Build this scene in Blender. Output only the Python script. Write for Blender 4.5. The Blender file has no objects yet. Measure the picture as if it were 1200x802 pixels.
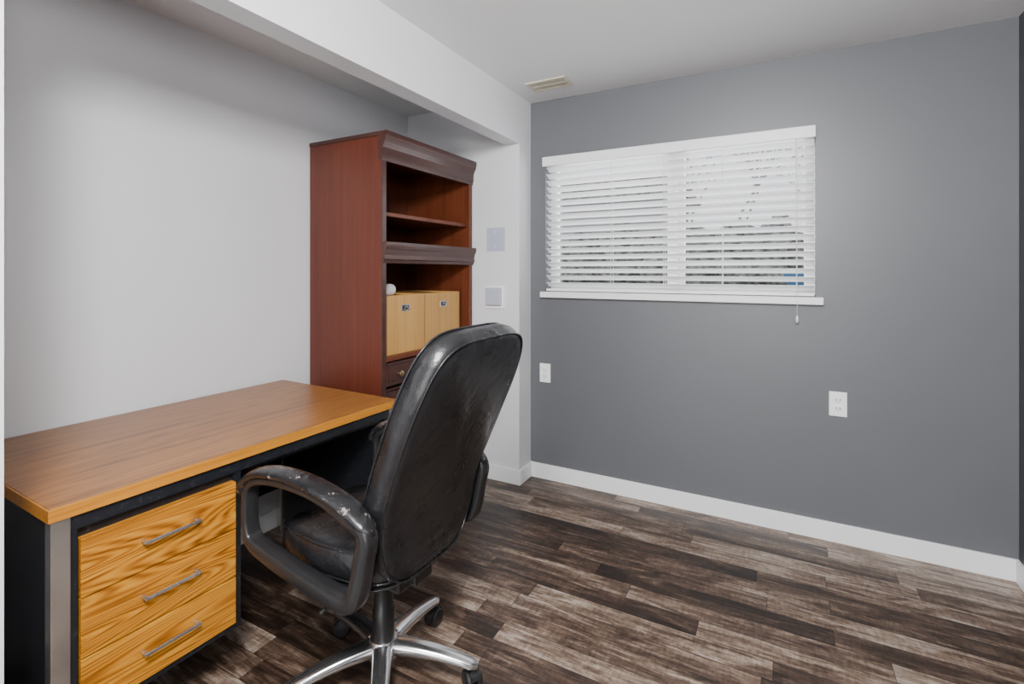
import bpy, bmesh, math, random
from mathutils import Vector, Matrix
random.seed(7)
scene = bpy.context.scene
COL = scene.collection

# ---------------------------------------------------------------- materials
def new_mat(name):
    m = bpy.data.materials.new(name); m.use_nodes = True
    nt = m.node_tree
    return m, nt, nt.nodes["Principled BSDF"]

def nd(nt, typ, **kw):
    n = nt.nodes.new(typ)
    for k, v in kw.items(): setattr(n, k, v)
    return n

def mth(nt, op, a, b=None, c=None):
    n = nd(nt, "ShaderNodeMath", operation=op)
    for i, v in enumerate((a, b, c)):
        if v is None: continue
        if isinstance(v, (int, float)): n.inputs[i].default_value = v
        else: nt.links.new(v, n.inputs[i])
    return n.outputs[0]

def comb(nt, x, y, z):
    n = nd(nt, "ShaderNodeCombineXYZ")
    for i, v in enumerate((x, y, z)):
        if isinstance(v, (int, float)): n.inputs[i].default_value = v
        else: nt.links.new(v, n.inputs[i])
    return n.outputs[0]

def ramp(nt, fac, stops):
    r = nd(nt, "ShaderNodeValToRGB")
    cr = r.color_ramp
    while len(cr.elements) < len(stops): cr.elements.new(0.5)
    for e, (p, c) in zip(cr.elements, stops):
        e.position = p; e.color = (c[0], c[1], c[2], 1)
    nt.links.new(fac, r.inputs[0])
    return r.outputs[0]

def noise(nt, vec, scale=1.0, detail=4, rough=0.5, dist=0.0):
    n = nd(nt, "ShaderNodeTexNoise")
    n.inputs["Scale"].default_value = scale
    n.inputs["Detail"].default_value = detail
    n.inputs["Roughness"].default_value = rough
    n.inputs["Distortion"].default_value = dist
    nt.links.new(vec, n.inputs["Vector"])
    return n.outputs["Fac"]

def bump(nt, bsdf, h, strength=0.2, dist=0.01):
    b = nd(nt, "ShaderNodeBump")
    b.inputs["Strength"].default_value = strength
    b.inputs["Distance"].default_value = dist
    nt.links.new(h, b.inputs["Height"])
    nt.links.new(b.outputs[0], bsdf.inputs["Normal"])

def objco(nt):
    return nd(nt, "ShaderNodeTexCoord").outputs["Object"]

def plain(name, col, rough=0.5, metal=0.0, var=0.06, nscale=6, bs=0.05, bscale=150, spec=0.5):
    m, nt, b = new_mat(name)
    co = objco(nt)
    f = noise(nt, co, nscale, 3)
    c0 = [max(0, c*(1-var)) for c in col]; c1 = [min(1, c*(1+var)) for c in col]
    nt.links.new(ramp(nt, f, [(0.3, c0), (0.7, c1)]), b.inputs["Base Color"])
    b.inputs["Roughness"].default_value = rough
    b.inputs["Metallic"].default_value = metal
    b.inputs["Specular IOR Level"].default_value = spec
    if bs > 0: bump(nt, b, noise(nt, co, bscale, 2), bs, 0.002)
    return m

def wood(name, stops, axis, fine=60, along=2.0, rough=0.35, dist=0.6, patch=0.3, wave=0.0, walong=0.5, spec=0.5, wfreq=120):
    """grain stretched along axis 0/1/2"""
    m, nt, b = new_mat(name)
    s = nd(nt, "ShaderNodeSeparateXYZ"); nt.links.new(objco(nt), s.inputs[0])
    def vec(f, a):
        v = [mth(nt, "MULTIPLY", s.outputs[i], a if i == axis else f) for i in range(3)]
        return comb(nt, *v)
    n1 = noise(nt, vec(fine, along), 1, 6, 0.65, dist)
    n2 = noise(nt, vec(fine*0.22, along*0.6), 1, 3, 0.5, dist*2)
    val = mth(nt, "ADD", mth(nt, "MULTIPLY", n1, 1-patch), mth(nt, "MULTIPLY", n2, patch))
    if wave > 0:
        n3 = noise(nt, vec(fine*0.10, along*walong), 1, 1, 0.4, 0.15)
        w = mth(nt, "SINE", mth(nt, "MULTIPLY", n3, wfreq))
        val = mth(nt, "ADD", val, mth(nt, "MULTIPLY", w, wave))
    nt.links.new(ramp(nt, val, stops), b.inputs["Base Color"])
    b.inputs["Roughness"].default_value = rough
    b.inputs["Specular IOR Level"].default_value = spec
    bump(nt, b, n1, 0.05, 0.002)
    return m

M = {}
M["white"] = plain("paint_white", (0.67, 0.675, 0.70), 0.5, var=0.02, nscale=2, bs=0.06)
M["ceil"] = plain("paint_ceiling", (0.72, 0.72, 0.72), 0.8, var=0.015, nscale=2, bs=0.05)
M["gray"] = plain("paint_gray", (0.113, 0.118, 0.129), 0.42, var=0.03, nscale=1.5, bs=0.08)
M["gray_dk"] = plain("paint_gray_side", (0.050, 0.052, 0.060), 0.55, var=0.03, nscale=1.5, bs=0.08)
M["trim"] = plain("trim_white", (0.82, 0.82, 0.83), 0.35, var=0.02, nscale=3, bs=0.03)
M["blind"] = plain("blind_white", (0.84, 0.84, 0.85), 0.35, var=0.01, bs=0)
M["plastic"] = plain("plastic_white", (0.88, 0.88, 0.88), 0.3, var=0.01, bs=0)
M["plate"] = plain("plate_bluegray", (0.42, 0.45, 0.55), 0.4, var=0.02, bs=0)
M["dark"] = plain("dark_slot", (0.01, 0.01, 0.01), 0.6, bs=0)
M["vent"] = plain("vent_cream", (0.62, 0.56, 0.44), 0.45, var=0.03, bs=0)
M["chrome"] = plain("chrome_worn", (0.62, 0.60, 0.57), 0.26, metal=0.92, var=0.15, nscale=12, bs=0.0)
M["alu"] = plain("polished_aluminium", (0.74, 0.74, 0.75), 0.20, metal=0.97, var=0.05, bs=0.0)
M["blkplastic"] = plain("black_plastic", (0.013, 0.013, 0.014), 0.33, var=0.2, bs=0.12, bscale=300)
M["paper"] = plain("paper_white", (0.7, 0.7, 0.7), 0.8, bs=0.1)
M["brass"] = plain("antique_brass", (0.45, 0.34, 0.2), 0.35, metal=1.0, bs=0)
M["cord"] = plain("cord_white", (0.7, 0.7, 0.68), 0.7, bs=0)

# leather
def leather(name, wear):
    m, nt, b = new_mat(name); co = objco(nt)
    f = noise(nt, co, 9, 4, 0.6)
    base = ramp(nt, f, [(0.3, (0.006, 0.006, 0.007)), (0.7, (0.012, 0.012, 0.0135))])
    if wear:
        wf = noise(nt, co, 30, 6, 0.78)
        mask = ramp(nt, wf, [(0.59, (0, 0, 0)), (0.62, (1, 1, 1))])
        mx = nd(nt, "ShaderNodeMix", data_type="RGBA"); nt.links.new(mask, mx.inputs[0]); nt.links.new(base, mx.inputs[6])
        mx.inputs[7].default_value = (0.26, 0.225, 0.20, 1); base = mx.outputs[2]
    nt.links.new(base, b.inputs["Base Color"])
    nt.links.new(mth(nt, "MULTIPLY_ADD", f, 0.24, 0.17), b.inputs["Roughness"])
    v = nd(nt, "ShaderNodeTexVoronoi"); v.inputs["Scale"].default_value = 260; nt.links.new(co, v.inputs["Vector"])
    hh = mth(nt, "ADD", mth(nt, "MULTIPLY", v.outputs["Distance"], 0.10), mth(nt, "MULTIPLY", noise(nt, co, 7, 3, 0.55, 0.8), 3.4))
    bump(nt, b, hh, 0.40, 0.007)
    return m
M["leather"] = leather("black_leather", False)
M["leather_worn"] = leather("black_leather_worn", True)

# dusty black metal of the desk
m, nt, b = new_mat("black_metal_dusty"); co = objco(nt)
f = noise(nt, co, 60, 6, 0.75)
nt.links.new(ramp(nt, f, [(0.0, (0.006, 0.007, 0.009)), (0.58, (0.008, 0.009, 0.012)), (0.76, (0.08, 0.08, 0.085))]), b.inputs["Base Color"])
b.inputs["Roughness"].default_value = 0.4
M["blkmetal"] = m

M["desktop"] = wood("laminate_top", [(0.32, (0.105, 0.036, 0.0065)), (0.45, (0.205, 0.077, 0.0145)), (0.57, (0.275, 0.110, 0.023)), (0.75, (0.36, 0.16, 0.042))], 1, 80, 1.4, 0.32, dist=0.3, wave=0.055, walong=0.5)
M["deskedge"] = wood("laminate_edge", [(0.30, (0.28, 0.100, 0.008)), (0.5, (0.42, 0.165, 0.016)), (0.75, (0.50, 0.23, 0.035))], 1, 120, 3, 0.35)
M["drawer"] = wood("laminate_drawer", [(0.30, (0.130, 0.038, 0.003)), (0.42, (0.29, 0.100, 0.0065)), (0.55, (0.42, 0.163, 0.012)), (0.74, (0.54, 0.26, 0.030))], 1, 120, 1.5, 0.38, dist=0.2, patch=0.25, wave=0.115, walong=0.55, spec=0.35, wfreq=190)
M["cherry"] = wood("cherry_side", [(0.3, (0.070, 0.0145, 0.0070)), (0.5, (0.098, 0.022, 0.011)), (0.75, (0.125, 0.032, 0.017))], 2, 40, 1.2, 0.4, spec=0.35)
M["cherry_h"] = wood("cherry_trim", [(0.3, (0.030, 0.010, 0.008)), (0.5, (0.050, 0.018, 0.014)), (0.75, (0.075, 0.030, 0.022))], 1, 50, 1.5, 0.33)
M["cherry_in"] = wood("cherry_inside", [(0.3, (0.072, 0.016, 0.006)), (0.5, (0.115, 0.028, 0.010)), (0.75, (0.155, 0.042, 0.017))], 2, 30, 1.5, 0.4, spec=0.35)
M["bamboo"] = wood("bamboo_box", [(0.3, (0.36, 0.175, 0.042)), (0.5, (0.48, 0.255, 0.072)), (0.75, (0.56, 0.33, 0.11))], 2, 90, 1.5, 0.5)

# floor planks along X
m, nt, b = new_mat("floor_vinyl_planks")
s = nd(nt, "ShaderNodeSeparateXYZ"); nt.links.new(objco(nt), s.inputs[0])
X, Y = s.outputs[0], s.outputs[1]
W, L = 0.088, 0.86
yy = mth(nt, "DIVIDE", Y, W); row = mth(nt, "FLOOR", yy)
wn = nd(nt, "ShaderNodeTexWhiteNoise", noise_dimensions="1D"); nt.links.new(row, wn.inputs["W"])
xx = mth(nt, "ADD", mth(nt, "DIVIDE", X, L), mth(nt, "MULTIPLY", wn.outputs["Value"], 7.3))
colx = mth(nt, "FLOOR", xx)
w2 = nd(nt, "ShaderNodeTexWhiteNoise", noise_dimensions="2D"); nt.links.new(comb(nt, row, colx, 0), w2.inputs["Vector"])
R = w2.outputs["Value"]
off = mth(nt, "MULTIPLY", R, 37.0)
g1 = noise(nt, comb(nt, mth(nt, "MULTIPLY_ADD", X, 5.0, off), mth(nt, "MULTIPLY", Y, 75), off), 1, 8, 0.78, 0.3)
g2 = noise(nt, comb(nt, mth(nt, "MULTIPLY_ADD", X, 3.0, off), mth(nt, "MULTIPLY", Y, 15), off), 1, 6, 0.7, 0.8)
g3 = noise(nt, comb(nt, mth(nt, "MULTIPLY_ADD", X, 80, off), mth(nt, "MULTIPLY", Y, 25), off), 1, 3, 0.6, 0.0)
def cen(v, k): return mth(nt, "MULTIPLY", mth(nt, "SUBTRACT", v, 0.5), k)
val = mth(nt, "ADD", cen(g1, 1.10), cen(g2, 1.50))
val = mth(nt, "ADD", val, cen(R, 0.48))
val = mth(nt, "ADD", val, cen(g3, 0.32))
val = mth(nt, "ADD", val, 0.49)
c = ramp(nt, val, [(0.16, (0.013, 0.008, 0.0055)), (0.38, (0.040, 0.0235, 0.016)), (0.56, (0.096, 0.060, 0.042)), (0.72, (0.195, 0.138, 0.102)), (0.94, (0.38, 0.315, 0.26))])
fy = mth(nt, "FRACT", yy); fx = mth(nt, "FRACT", xx)
ey = mth(nt, "MINIMUM", fy, mth(nt, "SUBTRACT", 1.0, fy))
ex = mth(nt, "MULTIPLY", mth(nt, "MINIMUM", fx, mth(nt, "SUBTRACT", 1.0, fx)), L/W)
e = mth(nt, "MINIMUM", ey, ex)
gap = mth(nt, "SMOOTH_MIN", mth(nt, "MULTIPLY", e, 45), 1.0, 0.1)
mx = nd(nt, "ShaderNodeMix", data_type="RGBA"); nt.links.new(gap, mx.inputs[0])
mx.inputs[6].default_value = (0.008, 0.005, 0.004, 1); nt.links.new(c, mx.inputs[7])
nt.links.new(mx.outputs[2], b.inputs["Base Color"])
nt.links.new(mth(nt, "MULTIPLY_ADD", g1, -0.2, 0.46), b.inputs["Roughness"])
bump(nt, b, mth(nt, "ADD", g1, gap), 0.12, 0.003)
M["floor"] = m

# ---------------------------------------------------------------- mesh helpers
def link(o, parent=None):
    COL.objects.link(o)
    if parent: o.parent = parent
    return o

def empty(name, loc=(0, 0, 0), rz=0.0):
    e = bpy.data.objects.new(name, None); e.empty_display_size = 0.1
    e.location = loc; e.rotation_euler = (0, 0, rz)
    COL.objects.link(e); return e

def mesh_obj(name, verts, faces, mat, parent=None, smooth=False):
    me = bpy.data.meshes.new(name); me.from_pydata([tuple(v) for v in verts], [], faces)
    bm = bmesh.new(); bm.from_mesh(me); bmesh.ops.recalc_face_normals(bm, faces=bm.faces); bm.to_mesh(me); bm.free()
    if isinstance(mat, str): mat = M[mat]
    me.materials.append(mat)
    if smooth:
        for p in me.polygons: p.use_smooth = True
    return link(bpy.data.objects.new(name, me), parent)

def box(name, x0, x1, y0, y1, z0, z1, mat, parent=None, bev=0.0, seg=2, rot=None):
    bm = bmesh.new(); bmesh.ops.create_cube(bm, size=1)
    for v in bm.verts:
        v.co = Vector((x0+(v.co.x+.5)*(x1-x0), y0+(v.co.y+.5)*(y1-y0), z0+(v.co.z+.5)*(z1-z0)))
    if bev > 0: bmesh.ops.bevel(bm, geom=bm.edges[:], offset=bev, segments=seg, affect='EDGES', profile=0.5)
    if rot:
        c = Vector(((x0+x1)/2, (y0+y1)/2, (z0+z1)/2))
        bmesh.ops.rotate(bm, verts=bm.verts, cent=c, matrix=rot)
    me = bpy.data.meshes.new(name); bm.to_mesh(me); bm.free()
    me.materials.append(M[mat] if isinstance(mat, str) else mat)
    return link(bpy.data.objects.new(name, me), parent)

def multibox(name, boxes, mat, parent=None, bev=0.0):
    bm = bmesh.new()
    for (x0, x1, y0, y1, z0, z1) in boxes:
        r = bmesh.ops.create_cube(bm, size=1)
        for v in r["verts"]:
            v.co = Vector((x0+(v.co.x+.5)*(x1-x0), y0+(v.co.y+.5)*(y1-y0), z0+(v.co.z+.5)*(z1-z0)))
    if bev > 0: bmesh.ops.bevel(bm, geom=bm.edges[:], offset=bev, segments=2, affect='EDGES')
    me = bpy.data.meshes.new(name); bm.to_mesh(me); bm.free()
    me.materials.append(M[mat] if isinstance(mat, str) else mat)
    return link(bpy.data.objects.new(name, me), parent)

def loft(name, rings, mat, parent=None, wrap=False, smooth=True):
    n = len(rings[0]); verts = [p for r in rings for p in r]; faces = []
    k = len(rings)
    for i in range(k if wrap else k-1):
        j = (i+1) % k
        for a in range(n):
            b_ = (a+1) % n
            faces.append((i*n+a, i*n+b_, j*n+b_, j*n+a))
    if not wrap:
        faces.append(tuple(range(n))); faces.append(tuple((k-1)*n+a for a in range(n)))
    return mesh_obj(name, verts, faces, mat, parent, smooth)

def catmull(pts, n, closed=False):
    P = [Vector(p) for p in pts]; out = []
    m_ = len(P)
    segs = m_ if closed else m_-1
    for i in range(segs):
        if closed: p0, p1, p2, p3 = P[(i-1) % m_], P[i], P[(i+1) % m_], P[(i+2) % m_]
        else:
            p0 = P[i-1] if i > 0 else P[0]*2-P[1]
            p1, p2 = P[i], P[i+1]
            p3 = P[i+2] if i+2 < m_ else P[-1]*2-P[-2]
        for k in range(n):
            t = k/n
            out.append(0.5*((2*p1)+(-p0+p2)*t+(2*p0-5*p1+4*p2-p3)*t*t+(-p0+3*p1-3*p2+p3)*t**3))
    if not closed: out.append(P[-1].copy())
    return out

def tube(name, pts, r, mat, parent=None, closed=False, seg=8):
    rings = []; n = len(pts); pts = [Vector(p) for p in pts]; up = None
    for i in range(n):
        if closed: t = pts[(i+1) % n]-pts[(i-1) % n]
        else: t = pts[min(i+1, n-1)]-pts[max(i-1, 0)]
        if t.length < 1e-9: t = Vector((0, 0, 1))
        t.normalize()
        if up is None:
            up = Vector((0, 0, 1)) if abs(t.z) < 0.9 else Vector((1, 0, 0))
        a = up-t*up.dot(t)
        if a.length < 1e-4: a = t.orthogonal()
        a.normalize(); up = a; b_ = t.cross(a)
        rr = r[i] if isinstance(r, (list, tuple)) else r
        rings.append([pts[i]+a*rr*math.cos(2*math.pi*k/seg)+b_*rr*math.sin(2*math.pi*k/seg) for k in range(seg)])
    return loft(name, rings, mat, parent, wrap=closed)

def revolve(name, prof, center, axis, mat, parent=None, seg=28):
    ax = Vector(axis).normalized(); u = ax.orthogonal().normalized(); w = ax.cross(u); c = Vector(center)
    rings = [[c+ax*h+(u*math.cos(2*math.pi*k/seg)+w*math.sin(2*math.pi*k/seg))*max(r, 1e-4) for k in range(seg)] for r, h in prof]
    o = loft(name, rings, mat, parent)
    md = o.modifiers.new("es", "EDGE_SPLIT"); md.split_angle = math.radians(40)
    return o

def prism_y(name, prof, y0, y1, mat, parent=None):
    return loft(name, [[(x, y0, z) for x, z in prof], [(x, y1, z) for x, z in prof]], mat, parent, smooth=False)

# ---------------------------------------------------------------- room dims
H = 2.35
XF, XI = -1.379, -1.475
XB = -2.24
YB = 2.81
YP = 2.652
XR = 0.88
YN = -1.35
box("floor", XB-0.1, XR+0.1, YN-0.1, YB+0.15, -0.1, 0, "floor")
box("ceiling", XB-0.1, XR+0.1, YN-0.1, YB+0.15, H, H+0.1, "ceil")
box("wall_left", XB-0.1, XB, YN-0.1, YB+0.15, 0, H, "white")
box("wall_right", XR, XR+0.1, YN-0.1, YB+0.15, 0, H, "gray_dk")
box("wall_rear", XB, XR, YN-0.1, YN, 0, H, "white")
box("wall_pier", XB, XF, YP, YB+0.15, 0, H, "white")
box("wall_closet_front", XI, XF, YN, 0.394, 0, H, "white")
box("wall_closet_end", XB, XI, 0.12, 0.22, 0, H, "white")
box("wall_header", XI, XF, 0.394, YP, 2.062, H, "white")
WX0, WX1, WZ0, WZ1 = -1.278, 0.160, 1.165, 1.985
multibox("wall_back", [(XF, WX0, YB, YB+0.15, 0, H), (WX1, XR, YB, YB+0.15, 0, H),
                       (WX0, WX1, YB, YB+0.15, 0, WZ0), (WX0, WX1, YB, YB+0.15, WZ1, H)], "gray")
BH = 0.092
box("baseboard_back", XF, XR, YB-0.014, YB, 0, BH, "trim", bev=0.003)
box("baseboard_right", XR-0.014, XR, YN, YB-0.014, 0, BH, "trim", bev=0.003)
box("baseboard_left", XB, XB+0.014, 0.22, YP-0.014, 0, BH, "trim", bev=0.003)
multibox("baseboard_pier", [(XB+0.014, XF+0.014, YP-0.014, YP, 0, BH), (XF, XF+0.014, YP, YB-0.014, 0, BH)], "trim", bev=0.003)
box("baseboard_closet_front", XF, XF+0.014, YN, 0.394, 0, BH, "trim", bev=0.003)

# ---------------------------------------------------------------- window
w = empty("window_1")
FY0, FY1 = YB+0.085, YB+0.135
multibox("frame", [(WX0, WX0+0.045, FY0, FY1, WZ0, WZ1), (WX1-0.045, WX1, FY0, FY1, WZ0, WZ1),
                   (WX0+0.045, WX1-0.045, FY0, FY1, WZ0, WZ0+0.045), (WX0+0.045, WX1-0.045, FY0, FY1, WZ1-0.045, WZ1),
                   (-0.555, -0.495, FY0-0.01, FY1, WZ0+0.045, WZ1-0.045),
                   (-0.495, -0.465, FY0+0.01, FY1, WZ0+0.045, WZ1-0.045)], "plastic", w, bev=0.004)
box("trim_window_sill", WX0-0.022, WX1+0.030, YB-0.035, YB+0.084, WZ0-0.037, WZ0-0.001, "trim", bev=0.004)

bl = empty("window_blind")
box("valance", WX0-0.012, WX1-0.001, YB-0.022, YB-0.006, 1.938, 1.996, "trim", bl, bev=0.004)
box("headrail", WX0+0.005, WX1-0.006, YB, YB+0.05, 1.94, 1.982, "blind", bl, bev=0.003)
ns = 18; z0s, z1s = 1.208, 1.922
bm = bmesh.new()
for i in range(ns):
    z = z0s+(z1s-z0s)*i/(ns-1)
    yc = YB+0.026
    nseg = 6; top = []; bot = []
    rr = Matrix.Rotation(math.radians(-27+random.uniform(-2.5, 2.5)), 3, 'X')
    for k in range(nseg+1):
        t = -1+2*k/nseg
        for lst, off in ((top, 0.0014), (bot, -0.0014)):
            p = rr @ Vector((0, t*0.0245, 0.0018*(1-t*t)+off))
            lst.append(p+Vector((0, yc, z)))
    ring = top+bot[::-1]
    va = [bm.verts.new((WX0+0.006, p.y, p.z)) for p in ring]
    vb = [bm.verts.new((WX1-0.006, p.y, p.z)) for p in ring]
    n = len(ring)
    for a in range(n): bm.faces.new((va[a], va[(a+1) % n], vb[(a+1) % n], vb[a]))
    bm.faces.new(va); bm.faces.new(vb[::-1])
bmesh.ops.recalc_face_normals(bm, faces=bm.faces)
me = bpy.data.meshes.new("slats"); bm.to_mesh(me); bm.free(); me.materials.append(M["blind"])
link(bpy.data.objects.new("slats", me), bl)
box("bottom_rail", WX0+0.006, WX1-0.006, YB+0.002, YB+0.05, 1.168, 1.182, "blind", bl, bev=0.003)
for i, x in enumerate((-1.19, -0.86, -0.56, -0.26, 0.08)):
    multibox("ladder_cord_%d" % i, [(x-0.0012, x+0.0012, YB+0.001, YB+0.0025, 1.18, 1.94), (x-0.0012, x+0.0012, YB+0.049, YB+0.0505, 1.18, 1.94)], "cord", bl)
tube("pull_cord", [(0.075, YB-0.026, 1.94), (0.076, YB-0.03, 1.5), (0.08, YB-0.04, 1.15), (0.08, YB-0.04, 1.07)], 0.0012, "cord", bl)
revolve("cord_tassel", [(0.002, 0), (0.005, 0.004), (0.007, 0.02), (0.004, 0.034), (0.001, 0.036)], (0.08, YB-0.04, 1.04), (0, 0, 1), "cord", bl, 12)

# outside
M["grass"] = plain("outdoor_gravel", (0.36, 0.37, 0.35), 0.9, var=0.3, nscale=3)
M["hedge"] = plain("hedge_green", (0.24, 0.25, 0.235), 0.9, var=0.7, nscale=8)
M["bluebin"] = plain("bin_blue", (0.05, 0.14, 0.28), 0.6)
M["bark"] = plain("bark", (0.40, 0.39, 0.38), 0.9, var=0.3)
M["siding"] = plain("siding_gray", (0.46, 0.47, 0.48), 0.8, var=0.1)
box("ground_outside", -14, 12, YB+0.2, 24, 0.75, 0.95, "grass")
hg = empty("hedge")
for i in range(18):
    bm = bmesh.new(); bmesh.ops.create_icosphere(bm, subdivisions=4, radius=0.7)
    cx = -11+i*0.9; cz = 1.40+random.uniform(-.15, .2)
    for v in bm.verts:
        k = 1+0.18*math.sin(v.co.x*9+i)+0.15*math.sin(v.co.z*13+i*2)*math.cos(v.co.y*11)+0.05*math.sin(v.co.x*40+v.co.z*33)
        v.co = v.co*k+Vector((cx, 10.5, cz))
        v.co.z = max(v.co.z, 0.951)
    me = bpy.data.meshes.new("bush"); bm.to_mesh(me); bm.free(); me.materials.append(M["hedge"])
    link(bpy.data.objects.new("bush_%d" % i, me), hg)
hs = empty("neighbour_house")
multibox("house_walls", [(-7.5, -2.6, 14.0, 17.0, 0.95, 3.4)]+[(-7.52, -2.58, 13.97, 14.0, 1.0+0.2*i, 1.18+0.2*i) for i in range(12)], "siding", hs)
loft("house_roof", [[(-7.9, 13.6, 3.4), (-2.2, 13.6, 3.4), (-2.2, 17.4, 3.4), (-7.9, 17.4, 3.4)], [(-7.5, 15.4, 4.3), (-2.6, 15.4, 4.3), (-2.6, 15.6, 4.3), (-7.5, 15.6, 4.3)]], "hedge", hs, smooth=False)
tr = empty("bare_tree")
def branch(p, d, l, r, lev, out):
    q = p+d*l; out.append((p, q, r, r*0.65))
    if lev == 0: return
    for _ in range(3):
        dd = (d+Vector((random.uniform(-.8, .8), random.uniform(-.5, .5), random.uniform(-.2, .5)))).normalized()
        branch(q if _ else p+d*l*0.6, dd, l*random.uniform(.6, .8), r*0.6, lev-1, out)
segs = []
branch(Vector((-0.9, 12, 0.94)), Vector((0.1, 0, 1)), 1.6, 0.05, 5, segs)
branch(Vector((0.9, 13, 0.94)), Vector((-0.1, 0, 1)), 1.7, 0.05, 5, segs)
branch(Vector((-2.1, 13, 0.94)), Vector((0.05, 0, 1)), 1.6, 0.05, 5, segs)
V, F = [], []
for p, q, r0, r1 in segs:
    t = (q-p).normalized(); a = t.orthogonal().normalized(); c_ = t.cross(a); b0 = len(V)
    for pp, rr in ((p, r0), (q, r1)):
        for k in range(5): V.append(pp+(a*math.cos(k*1.2566)+c_*math.sin(k*1.2566))*rr)
    for k in range(5): F.append((b0+k, b0+(k+1) % 5, b0+5+(k+1) % 5, b0+5+k))
mesh_obj("branches", V, F, "bark", tr)
rb = empty("recycling_bin")
loft("bin_body", [[(x*s_+0.35, y*s_+6.0, z) for x, y in ((-.28, -.3), (.28, -.3), (.28, .3), (-.28, .3))] for s_, z in ((0.85, 0.952), (1.0, 1.22))], "bluebin", rb, smooth=False)
box("bin_lid", 0.05, 0.65, 5.68, 6.32, 1.22, 1.27, "bluebin", rb, bev=0.02)

# ---------------------------------------------------------------- outlets / plates / vent
def outlet(x, z):
    o = empty("wall_outlet")
    y = YB
    box("cover_plate", x-0.036, x+0.036, y-0.006, y-0.0005, z-0.058, z+0.058, "plastic", o, bev=0.002)
    for s_ in (-1, 1):
        box("socket", x-0.017, x+0.017, y-0.009, y-0.005, z+s_*0.02-0.014, z+s_*0.02+0.014, "plastic", o, bev=0.002)
        multibox("slots", [(x-0.009, x-0.006, y-0.0095, y-0.0088, z+s_*0.02-0.005, z+s_*0.02+0.006),
                           (x+0.006, x+0.009, y-0.0095, y-0.0088, z+s_*0.02-0.005, z+s_*0.02+0.006),
                           (x-0.002, x+0.002, y-0.0095, y-0.0088, z+s_*0.02-0.011, z+s_*0.02-0.007)], "dark", o)
outlet(-1.277, 0.658); outlet(0.249, 0.658)
p = empty("wall_cover_plate")
box("plate", -1.605, -1.475, YP-0.006, YP-0.0005, 1.415, 1.560, "plate", p, bev=0.003)
multibox("screws", [(-1.543, -1.537, YP-0.0075, YP-0.0055, 1.44, 1.446), (-1.543, -1.537, YP-0.0075, YP-0.0055, 1.53, 1.536)], "plastic", p)
p = empty("thermostat_box")
box("back_plate", -1.612, -1.480, YP-0.012, YP-0.0005, 1.060, 1.200, "plastic", p, bev=0.003)
box("cover", -1.600, -1.492, YP-0.035, YP-0.012, 1.080, 1.188, "plate", p, bev=0.006)

vt = empty("ceiling_vent")
vx0, vx1, vy0, vy1 = -1.262, -1.018, 2.490, 2.630
multibox("vent_frame", [(vx0, vx1, vy0, vy0+0.02, H-0.008, H-0.0005), (vx0, vx1, vy1-0.02, vy1, H-0.008, H-0.0005),
                        (vx0, vx0+0.02, vy0+0.02, vy1-0.02, H-0.008, H-0.0005), (vx1-0.02, vx1, vy0+0.02, vy1-0.02, H-0.008, H-0.0005)], "vent", vt, bev=0.0015)
box("vent_duct", vx0+0.02, vx1-0.02, vy0+0.02, vy1-0.02, H-0.002, H-0.0005, "dark", vt)
lv = []
for i in range(17):
    x = vx0+0.026+i*0.012
    lv.append((x-0.0036, x+0.0036, vy0+0.02, vy1-0.02, H-0.007, H-0.003))
lv.append((vx0+0.02, vx1-0.02, (vy0+vy1)/2-0.004, (vy0+vy1)/2+0.004, H-0.0085, H-0.002))
multibox("louvers", lv, "vent", vt)

# ---------------------------------------------------------------- bookcase
bc = empty("bookcase")
bx0, bx1 = XB+0.018, -1.712
by0, by1 = 1.830, 2.636
ZT = 1.978
box("side_near", bx0, bx1, by0, by0+0.022, 0.0, ZT-0.02, "cherry", bc, bev=0.002)
box("side_far", bx0, bx1, by1-0.022, by1, 0.0, ZT-0.02, "cherry_in", bc, bev=0.002)
box("back_panel", bx0, bx0+0.01, by0+0.022, by1-0.022, 0.05, ZT-0.03, "cherry_in", bc)
box("stile_near", bx1-0.002, bx1+0.006, by0, by0+0.03, 0.0, 1.845, "cherry_h", bc, bev=0.002)
box("stile_far", bx1-0.002, bx1+0.006, by1-0.03, by1, 0.0, 1.845, "cherry_in", bc, bev=0.002)
iy0, iy1 = by0+0.022, by1-0.022
box("top_board", bx0, bx1, iy0, iy1, ZT-0.05, ZT-0.02, "cherry_in", bc)
box("shelf_upper", bx0+0.01, bx1-0.02, iy0, iy1, 1.567, 1.588, "cherry_in", bc, bev=0.003)
box("shelf_mid", bx0+0.01, bx1-0.01, iy0, iy1, 1.36, 1.385, "cherry_in", bc, bev=0.003)
box("shelf_lower", bx0+0.01, bx1+0.004, iy0, iy1, 0.838, 0.862, "cherry_in", bc, bev=0.003)
box("shelf_base", bx0+0.01, bx1-0.01, iy0, iy1, 0.06, 0.085, "cherry_in", bc)
f_ = bx1+0.002
crown = [(f_-0.02, 1.835), (f_+0.005, 1.835), (f_+0.006, 1.85), (f_+0.011, 1.858), (f_+0.011, 1.90), (f_+0.015, 1.91), (f_+0.022, 1.925), (f_+0.028, 1.935),
         (f_+0.030, 1.95), (f_+0.034, 1.956), (f_+0.034, ZT), (bx0, ZT), (bx0, ZT-0.02), (f_-0.02, ZT-0.02)]
prism_y("crown_moulding", crown, by0-0.003, by1+0.006, "cherry_h", bc)
mid = [(f_-0.02, 1.330), (f_+0.008, 1.330), (f_+0.012, 1.345), (f_+0.020, 1.35), (f_+0.016, 1.37), (f_+0.020, 1.395), (f_+0.028, 1.405), (f_+0.031, 1.42), (f_+0.031, 1.435), (f_-0.02, 1.435)]
prism_y("mid_moulding", mid, by0+0.002, by1+0.006, "cherry_h", bc)
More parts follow.
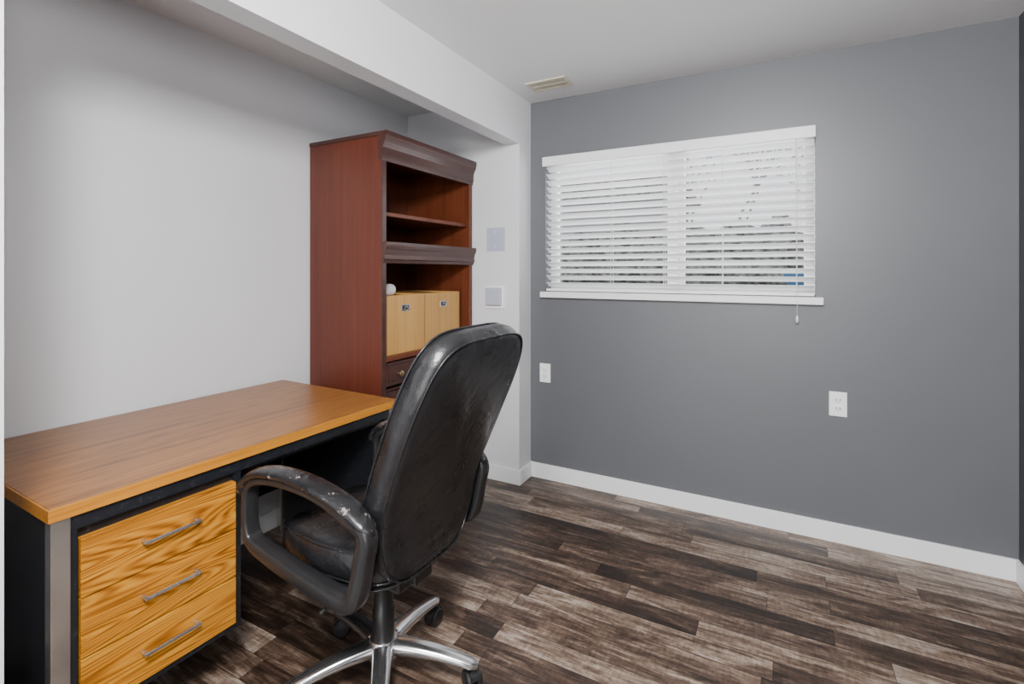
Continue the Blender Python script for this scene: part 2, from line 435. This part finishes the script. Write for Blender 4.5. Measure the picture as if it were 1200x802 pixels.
box("drawer_rail", bx1-0.02, bx1, iy0, iy1, 0.69, 0.70, "cherry_h", bc)
for i, (a, c_) in enumerate(((iy0+0.012, (iy0+iy1)/2-0.004), ((iy0+iy1)/2+0.004, iy1-0.012))):
    box("drawer_front_%d" % i, bx1-0.018, bx1+0.006, a, c_, 0.715, 0.830, "cherry_h", bc, bev=0.003)
    box("drawer_panel_%d" % i, bx1+0.004, bx1+0.011, a+0.02, c_-0.02, 0.737, 0.808, "cherry_h", bc, bev=0.003)
    box("door_%d" % i, bx1-0.018, bx1+0.004, a, c_, 0.09, 0.685, "cherry_h", bc, bev=0.003)
    box("door_panel_%d" % i, bx1+0.002, bx1+0.009, a+0.06, c_-0.06, 0.15, 0.63, "cherry_h", bc, bev=0.003)
    yk = a+0.075 if i == 0 else c_-0.075
    revolve("knob_%d" % i, [(0.006, 0), (0.006, 0.012), (0.014, 0.018), (0.015, 0.026), (0.008, 0.032), (0, 0.033)], (bx1+0.011, yk, 0.772), (1, 0, 0), "brass", bc, 18)
pins = []
for z in [1.45+0.032*i for i in range(12)]+[0.95+0.032*i for i in range(11)]:
    for x in (bx1-0.06, bx0+0.08):
        pins.append((x-0.003, x+0.003, iy1-0.002, iy1-0.0003, z-0.003, z+0.003))
multibox("pin_holes", pins, "dark", bc)

def storage(y0, y1, x1):
    o = empty("storage_box")
    x0 = x1-0.36; z0, z1 = 0.8625, 1.165
    t = 0.01
    multibox("box_walls", [(x1-t, x1, y0, y1, z0, z1), (x0, x0+t, y0, y1, z0, z1), (x0+t, x1-t, y0, y0+t, z0, z1), (x0+t, x1-t, y1-t, y1, z0, z1), (x0+t, x1-t, y0+t, y1-t, z0, z0+t)], "bamboo", o, bev=0.0015)
    box("lid", x0+t, x1-t, y0+t, y1-t, z1-0.02, z1-0.008, "bamboo", o)
    yc = (y0+y1)/2
    box("label_holder", x1, x1+0.004, yc-0.034, yc+0.034, 1.080, 1.116, "chrome", o, bev=0.0015)
    box("label", x1+0.003, x1+0.005, yc-0.024, yc+0.024, 1.087, 1.109, "dark", o)
    tube("ring_pull", [(x1+0.008, yc+0.013*math.cos(a), 1.094+0.010*math.sin(a)) for a in [k*math.pi/6 for k in range(12)]], 0.002, "chrome", o, closed=True)
storage(1.868, 2.192, -1.732); storage(2.216, 2.560, -1.750)
rl = empty("paper_roll")
revolve("roll", [(0.012, 0), (0.030, 0), (0.032, 0.01), (0.032, 0.15), (0.030, 0.16), (0.012, 0.16), (0.012, 0.001)], (-1.84, 1.885, 1.190), (0, 1, 0), "paper", rl)

# ---------------------------------------------------------------- desk
piv = Vector((-1.437, 1.635, 0)); dang = math.radians(-1.5)
dloc = piv-Matrix.Rotation(dang, 3, 'Z') @ piv
dk = empty("office_desk", dloc, dang)
dx0, dx1 = -2.204, -1.437
dy0, dy1 = 0.492, 1.635
DZ = 0.742
box("desk_top", dx0, dx1-0.003, dy0+0.003, dy1-0.003, DZ-0.030, DZ, "desktop", dk, bev=0.0015)
multibox("edge_band", [(dx1-0.003, dx1, dy0, dy1, DZ-0.031, DZ-0.0015), (dx0, dx1-0.003, dy0, dy0+0.003, DZ-0.031, DZ-0.0015), (dx0, dx1-0.003, dy1-0.003, dy1, DZ-0.031, DZ-0.0015)], "deskedge", dk)
za = DZ-0.031
multibox("apron", [(dx1-0.03, dx1-0.010, dy0+0.04, dy1-0.04, za-0.038, za), (dx0+0.02, dx0+0.04, dy0+0.02, dy1-0.02, 0.22, za),
                   (dx0+0.04, dx1-0.03, dy1-0.03, dy1-0.012, 0.06, za)], "blkmetal", dk, bev=0.001)
box("inner_tray", dx0+0.25, dx1-0.045, 0.985, dy1-0.05, za-0.062, za-0.002, "blkmetal", dk, bev=0.002)
multibox("legs", [(dx1-0.040, dx1-0.004, dy0+0.006, dy0+0.042, 0, za), (dx0+0.006, dx0+0.040, dy0+0.006, dy0+0.042, 0, za),
                  (dx1-0.040, dx1-0.004, dy1-0.042, dy1-0.006, 0, za), (dx0+0.006, dx0+0.040, dy1-0.042, dy1-0.006, 0, za)], "chrome", dk, bev=0.002)
box("end_panel", dx0+0.04, dx1-0.04, dy0+0.014, dy0+0.030, 0.0, za, "blkmetal", dk)
py0, py1 = dy0+0.044, 0.952
pz0 = 0.195
multibox("pedestal_case", [(dx0+0.12, dx1-0.012, py0, py0+0.014, pz0, za), (dx0+0.12, dx1-0.012, py1-0.016, py1, pz0, za), (dx0+0.12, dx1-0.012, py0+0.014, py1-0.016, pz0, pz0+0.012),
                           (dx0+0.12, dx1-0.03, py0+0.014, py1-0.016, pz0+0.012, za)], "blkmetal", dk, bev=0.001)
fz0 = pz0+0.016; fz1 = 0.648; dh = (fz1-fz0)/3
for i in range(3):
    a, c_ = fz0+i*dh+0.002, fz0+(i+1)*dh-0.002
    o = box("drawer_%d" % i, dx1-0.03, dx1-0.006, py0+0.018, py1-0.019, a, c_, "drawer", dk, bev=0.0015)
    yc = (py0+py1)/2+0.005; zc = (a+c_)/2+0.008
    multibox("handle_%d" % i, [(dx1+0.014, dx1+0.020, yc-0.070, yc+0.070, zc-0.0045, zc+0.0045), (dx1-0.006, dx1+0.014, yc-0.070, yc-0.060, zc-0.004, zc+0.004), (dx1-0.006, dx1+0.014, yc+0.060, yc+0.070, zc-0.004, zc+0.004)], "chrome", dk, bev=0.0015)

# ---------------------------------------------------------------- office chair (front = local -x)
ch = empty("office_chair", (-1.085, 1.180, 0), math.radians(-1))

def pad(name, n_exp, sc, sh, hw, spine, hf, hb, bulf, bulb, mat, parent, N=96, pipe=True):
    def outl(a, r):
        sn, cs = math.sin(a), math.cos(a)
        s_ = math.copysign(abs(sn)**(2/n_exp), sn); y_ = math.copysign(abs(cs)**(2/n_exp), cs)
        s = sc+sh*s_; return (hw(s)*y_*r, sc+sh*s_*r)
    rad = [0.0, .2, .4, .55, .7, .8, .88, .94, .975, 1.0]
    def P(a, r, h):
        y, s = outl(a, r); p, n_ = spine(s)
        return Vector((p[0], y, p[1]))+Vector((n_[0], 0, n_[1]))*h
    def prof(r, base, bul):
        e_ = (1-r**3.0)
        rnd = 0.018*(1-math.sqrt(max(0, 1-max(0, (r-.9)/.1)**2)))
        return base-rnd+bul*e_
    rings = []
    angs = [2*math.pi*k/N for k in range(N)]
    for r in rad[1:]:
        rings.append([P(a, r, prof(r, hf, bulf)) for a in angs])
    rings.append([P(a, 1.012, 0.5*(hf-hb)) for a in angs])
    for r in rad[:0:-1]: rings.append([P(a, r, -prof(r, hb, bulb)) for a in angs])
    verts = [p for rg in rings for p in rg]; faces = []
    for i in range(len(rings)-1):
        for a in range(N): faces.append((i*N+a, i*N+(a+1) % N, (i+1)*N+(a+1) % N, (i+1)*N+a))
    verts.append(P(0, 0, prof(0, hf, bulf))); verts.append(P(0, 0, -prof(0, hb, bulb)))
    c0, c1 = len(verts)-2, len(verts)-1; last = (len(rings)-1)*N
    for a in range(N):
        faces.append((c0, a, (a+1) % N)); faces.append((c1, last+(a+1) % N, last+a))
    o = mesh_obj(name, verts, faces, mat, parent, True)
    if pipe:
        tube(name+"_piping_front", [P(a, 0.985, prof(.975, hf, bulf)) for a in angs], 0.0035, mat, parent, closed=True, seg=6)
        tube(name+"_piping_back", [P(a, 0.985, -prof(.975, hb, bulb)) for a in angs], 0.0035, mat, parent, closed=True, seg=6)
    return o

bp = catmull([(0.150, 0.420, 0), (0.148, 0.52, 0), (0.170, 0.66, 0), (0.234, 0.82, 0), (0.305, 0.98, 0), (0.366, 1.126, 0)], 12)
cum = [0]
for i in range(1, len(bp)): cum.append(cum[-1]+(bp[i]-bp[i-1]).length)
TL = cum[-1]
def bspine(s):
    s = min(max(s, 0), TL)
    for i in range(1, len(bp)):
        if cum[i] >= s: break
    t = (s-cum[i-1])/(cum[i]-cum[i-1]); p_ = bp[i-1].lerp(bp[i], t)
    i2 = min(i+1, len(bp)-1); i3 = max(i-2, 0); d = (bp[i2]-bp[i3]).normalized()
    return (p_.x, p_.y), (-d.y, d.x)
def bw(s):
    t = s/TL
    return 0.200+0.044*math.sin(min(1, t/0.7)*math.pi/2)
pad("backrest", 4.6, TL/2, TL/2, bw, bspine, 0.042, 0.036, 0.022, 0.018, "leather", ch)
def sspine(s):
    drop = 0.03*max(0, (s-0.34)/0.14)**2
    return (0.19-s, 0.490-drop), (0.0, 1.0)
def sw(s): return 0.228-0.02*abs(s-0.24)/0.24
pad("seat_cushion", 4.5, 0.235, 0.235, sw, sspine, 0.045, 0.045, 0.018, 0.0, "leather", ch)
pad("seat_pan", 4.5, 0.235, 0.22, lambda s: 0.215, lambda s: ((0.19-s, 0.432), (0, 1)), 0.018, 0.012, 0.0, 0.0, "blkplastic", ch, pipe=False)

def arm(side):
    yc = side*0.262
    sfx = "a" if side < 0 else "b"
    loop = [(0.185, 0.632), (0.120, 0.665), (0.0, 0.694), (-0.13, 0.699), (-0.235, 0.684), (-0.283, 0.650), (-0.290, 0.59), (-0.285, 0.535), (-0.258, 0.495), (-0.13, 0.468), (0.03, 0.446), (0.130, 0.446), (0.160, 0.49), (0.176, 0.565)]
    pts = catmull([(x, z, 0) for x, z in loop], 7, closed=True)
    n = len(pts); rings = []
    for i in range(n):
        t = (pts[(i+1) % n]-pts[(i-1) % n]).normalized(); nr = Vector((-t.y, t.x, 0))
        x, z = pts[i].x, pts[i].y
        low = max(0, min(1, (0.53-z)/0.06)); rear = max(0, min(1, (x-0.06)/0.06))
        hwid = 0.023+0.004*low; th = 0.012+0.010*max(low, rear)
        ring = []
        for k in range(16):
            a = 2*math.pi*k/16
            u = math.copysign(abs(math.cos(a))**0.45, math.cos(a))*hwid
            v_ = math.copysign(abs(math.sin(a))**0.45, math.sin(a))*th
            ring.append(Vector((x+nr.x*v_, yc+u, z+nr.y*v_)))
        rings.append(ring)
    loft("arm_frame_"+sfx, rings, "blkplastic", ch, wrap=True)
    pp = catmull([(0.210, 0.638, 0), (0.125, 0.685, 0), (0.0, 0.714, 0), (-0.13, 0.720, 0), (-0.240, 0.704, 0), (-0.298, 0.664, 0), (-0.306, 0.625, 0)], 8)
    rings = []
    for i in range(len(pp)):
        t = (pp[min(i+1, len(pp)-1)]-pp[max(i-1, 0)]).normalized(); nr = Vector((t.y, -t.x, 0))
        f = i/(len(pp)-1); sc = max(0.15, min(1, math.sqrt(max(0, 1-(2*f-1)**8))))
        rings.append([Vector((pp[i].x+nr.x*math.sin(a)*0.014*sc, yc+0.033*sc*math.copysign(abs(math.cos(a))**.7, math.cos(a)), pp[i].y+nr.y*math.sin(a)*0.014*sc)) for a in [2*math.pi*k/20 for k in range(20)]])
    loft("arm_pad_"+sfx, rings, "leather_worn", ch)
    box("arm_bracket_"+sfx, -0.10, 0.08, min(side*0.17, side*0.262), max(side*0.17, side*0.262), 0.414, 0.430, "blkplastic", ch, bev=0.004)
arm(-1); arm(1)
box("mechanism", -0.12, 0.12, -0.07, 0.07, 0.345, 0.425, "blkplastic", ch, bev=0.012)
box("back_bracket", 0.08, 0.155, -0.04, 0.04, 0.365, 0.44, "blkplastic", ch, bev=0.008)
tube("tilt_lever", [(0, -0.06, 0.375), (0, -0.2, 0.37), (0, -0.25, 0.365)], 0.006, "blkplastic", ch)
revolve("gas_column", [(0.0, 0.12), (0.034, 0.12), (0.034, 0.235), (0.03, 0.24), (0.03, 0.30), (0.025, 0.305), (0.025, 0.35), (0.0, 0.35)], (-0.01, 0, 0), (0, 0, 1), "blkplastic", ch)
revolve("hub", [(0.0, 0.075), (0.035, 0.075), (0.046, 0.085), (0.048, 0.13), (0.040, 0.142), (0.0, 0.142)], (-0.01, 0, 0), (0, 0, 1), "alu", ch)
RB = 0.29; HB = Vector((-0.01, 0, 0))
for i in range(5):
    an = math.radians(22+72*i); d = Vector((math.cos(an), math.sin(an), 0)); sd = Vector((-d.y, d.x, 0))
    rings = []
    for k in range(13):
        t = k/12; rr = 0.025+t*(RB-0.012)
        zt = 0.140-0.006*t-0.046*t*t; hw_ = 0.032-0.012*t+0.0; th = 0.046-0.022*t
        if k == 12: hw_ *= 0.6; th *= 0.7
        ring = []
        for q in range(14):
            a = 2*math.pi*q/14
            ring.append(HB+d*rr+sd*(math.copysign(abs(math.cos(a))**.75, math.cos(a))*hw_)+Vector((0, 0, zt-th/2+math.copysign(abs(math.sin(a))**.75, math.sin(a))*th/2)))
        rings.append(ring)
    loft("base_leg_%d" % i, rings, "alu", ch)
    c_ = HB+d*RB
    revolve("caster_stem_%d" % i, [(0, 0.045), (0.008, 0.045), (0.008, 0.07), (0.013, 0.072), (0.013, 0.08), (0, 0.08)], c_, (0, 0, 1), "blkplastic", ch, 14)
    wa = an+math.radians(40+i*50); ax = Vector((math.cos(wa), math.sin(wa), 0)); fw = Vector((-ax.y, ax.x, 0))
    cc = c_+fw*0.014+Vector((0, 0, 0.0305))
    for s_ in (-1, 1):
        revolve("caster_wheel_%d_%s" % (i, "a" if s_ < 0 else "b"), [(0, 0.0), (0.024, 0.0), (0.029, 0.002), (0.0305, 0.006), (0.0305, 0.014), (0.026, 0.019), (0.01, 0.021), (0, 0.021)], cc+ax*s_*0.005, ax*s_, "blkplastic", ch, 24)
    hood = []
    for k in range(11):
        a = math.radians(-10+170*k/10)
        hood.append([cc+fw*math.cos(a)*rr+Vector((0, 0, math.sin(a)*rr))+ax*w_ for rr, w_ in ((0.032, -0.013), (0.036, -0.013), (0.036, 0.013), (0.032, 0.013))])
    loft("caster_hood_%d" % i, hood, "blkplastic", ch, smooth=False)

# ---------------------------------------------------------------- ceiling lamp + lights
lp = empty("ceiling_lamp")
m, nt, b = new_mat("lamp_glass"); b.inputs["Base Color"].default_value = (0.9, 0.9, 0.88, 1)
b.inputs["Emission Color"].default_value = (1, 0.97, 0.92, 1); b.inputs["Emission Strength"].default_value = 3
M["lamp"] = m
revolve("lamp_base", [(0, 0), (0.17, 0), (0.17, 0.02), (0, 0.02)], (-0.15, -0.35, H-0.021), (0, 0, 1), "plastic", lp)
revolve("lamp_dome", [(0, 0), (0.08, 0.008), (0.13, 0.03), (0.155, 0.06), (0.155, 0.07)], (-0.15, -0.35, H-0.092), (0, 0, 1), "lamp", lp)

def area(name, loc, target, size, sy, power, col):
    l = bpy.data.lights.new(name, 'AREA'); l.shape = 'RECTANGLE'; l.size = size; l.size_y = sy; l.energy = power; l.color = col
    o = bpy.data.objects.new(name, l); COL.objects.link(o); o.location = loc
    o.rotation_euler = (Vector(target)-Vector(loc)).to_track_quat('-Z', 'Y').to_euler(); return o
area("lamp_light", (-0.10, -0.2, 2.22), (-0.6, 1.6, 0.9), 0.4, 0.4, 112, (1, 0.995, 0.985))
area("rear_fill_light", (-0.3, YN+0.05, 1.15), (-0.5, 1.5, 1.5), 1.4, 1.9, 50, (1, 0.995, 0.99))  # added fill in front of the solid rear wall, no doorway there
pl = bpy.data.lights.new("ceiling_fill_light", 'POINT'); pl.energy = 56; pl.shadow_soft_size = 0.15; pl.color = (1, 0.995, 0.985)  # added point fill hanging below the lamp, brightens the ceiling
po = bpy.data.objects.new("ceiling_fill_light", pl); COL.objects.link(po); po.location = (-0.15, 0.1, 1.75)
area("daylight_window", (-0.56, YB+0.30, 1.7), (-0.56, 0, 1.0), 1.4, 0.8, 18, (0.93, 0.96, 1))

wd = bpy.data.worlds.new("overcast"); scene.world = wd; wd.use_nodes = True
bg = wd.node_tree.nodes["Background"]; bg.inputs[0].default_value = (0.93, 0.96, 1.0, 1); bg.inputs[1].default_value = 1.5

# ---------------------------------------------------------------- camera
cam = bpy.data.cameras.new("camera"); co_ = bpy.data.objects.new("camera", cam); COL.objects.link(co_)
co_.location = (0, 0, 1.29); co_.rotation_euler = (math.radians(90), 0, math.radians(28.3))
cam.sensor_width = 36; cam.lens = 580/1200*36; cam.shift_y = -83/1200; cam.clip_start = 0.02
scene.camera = co_
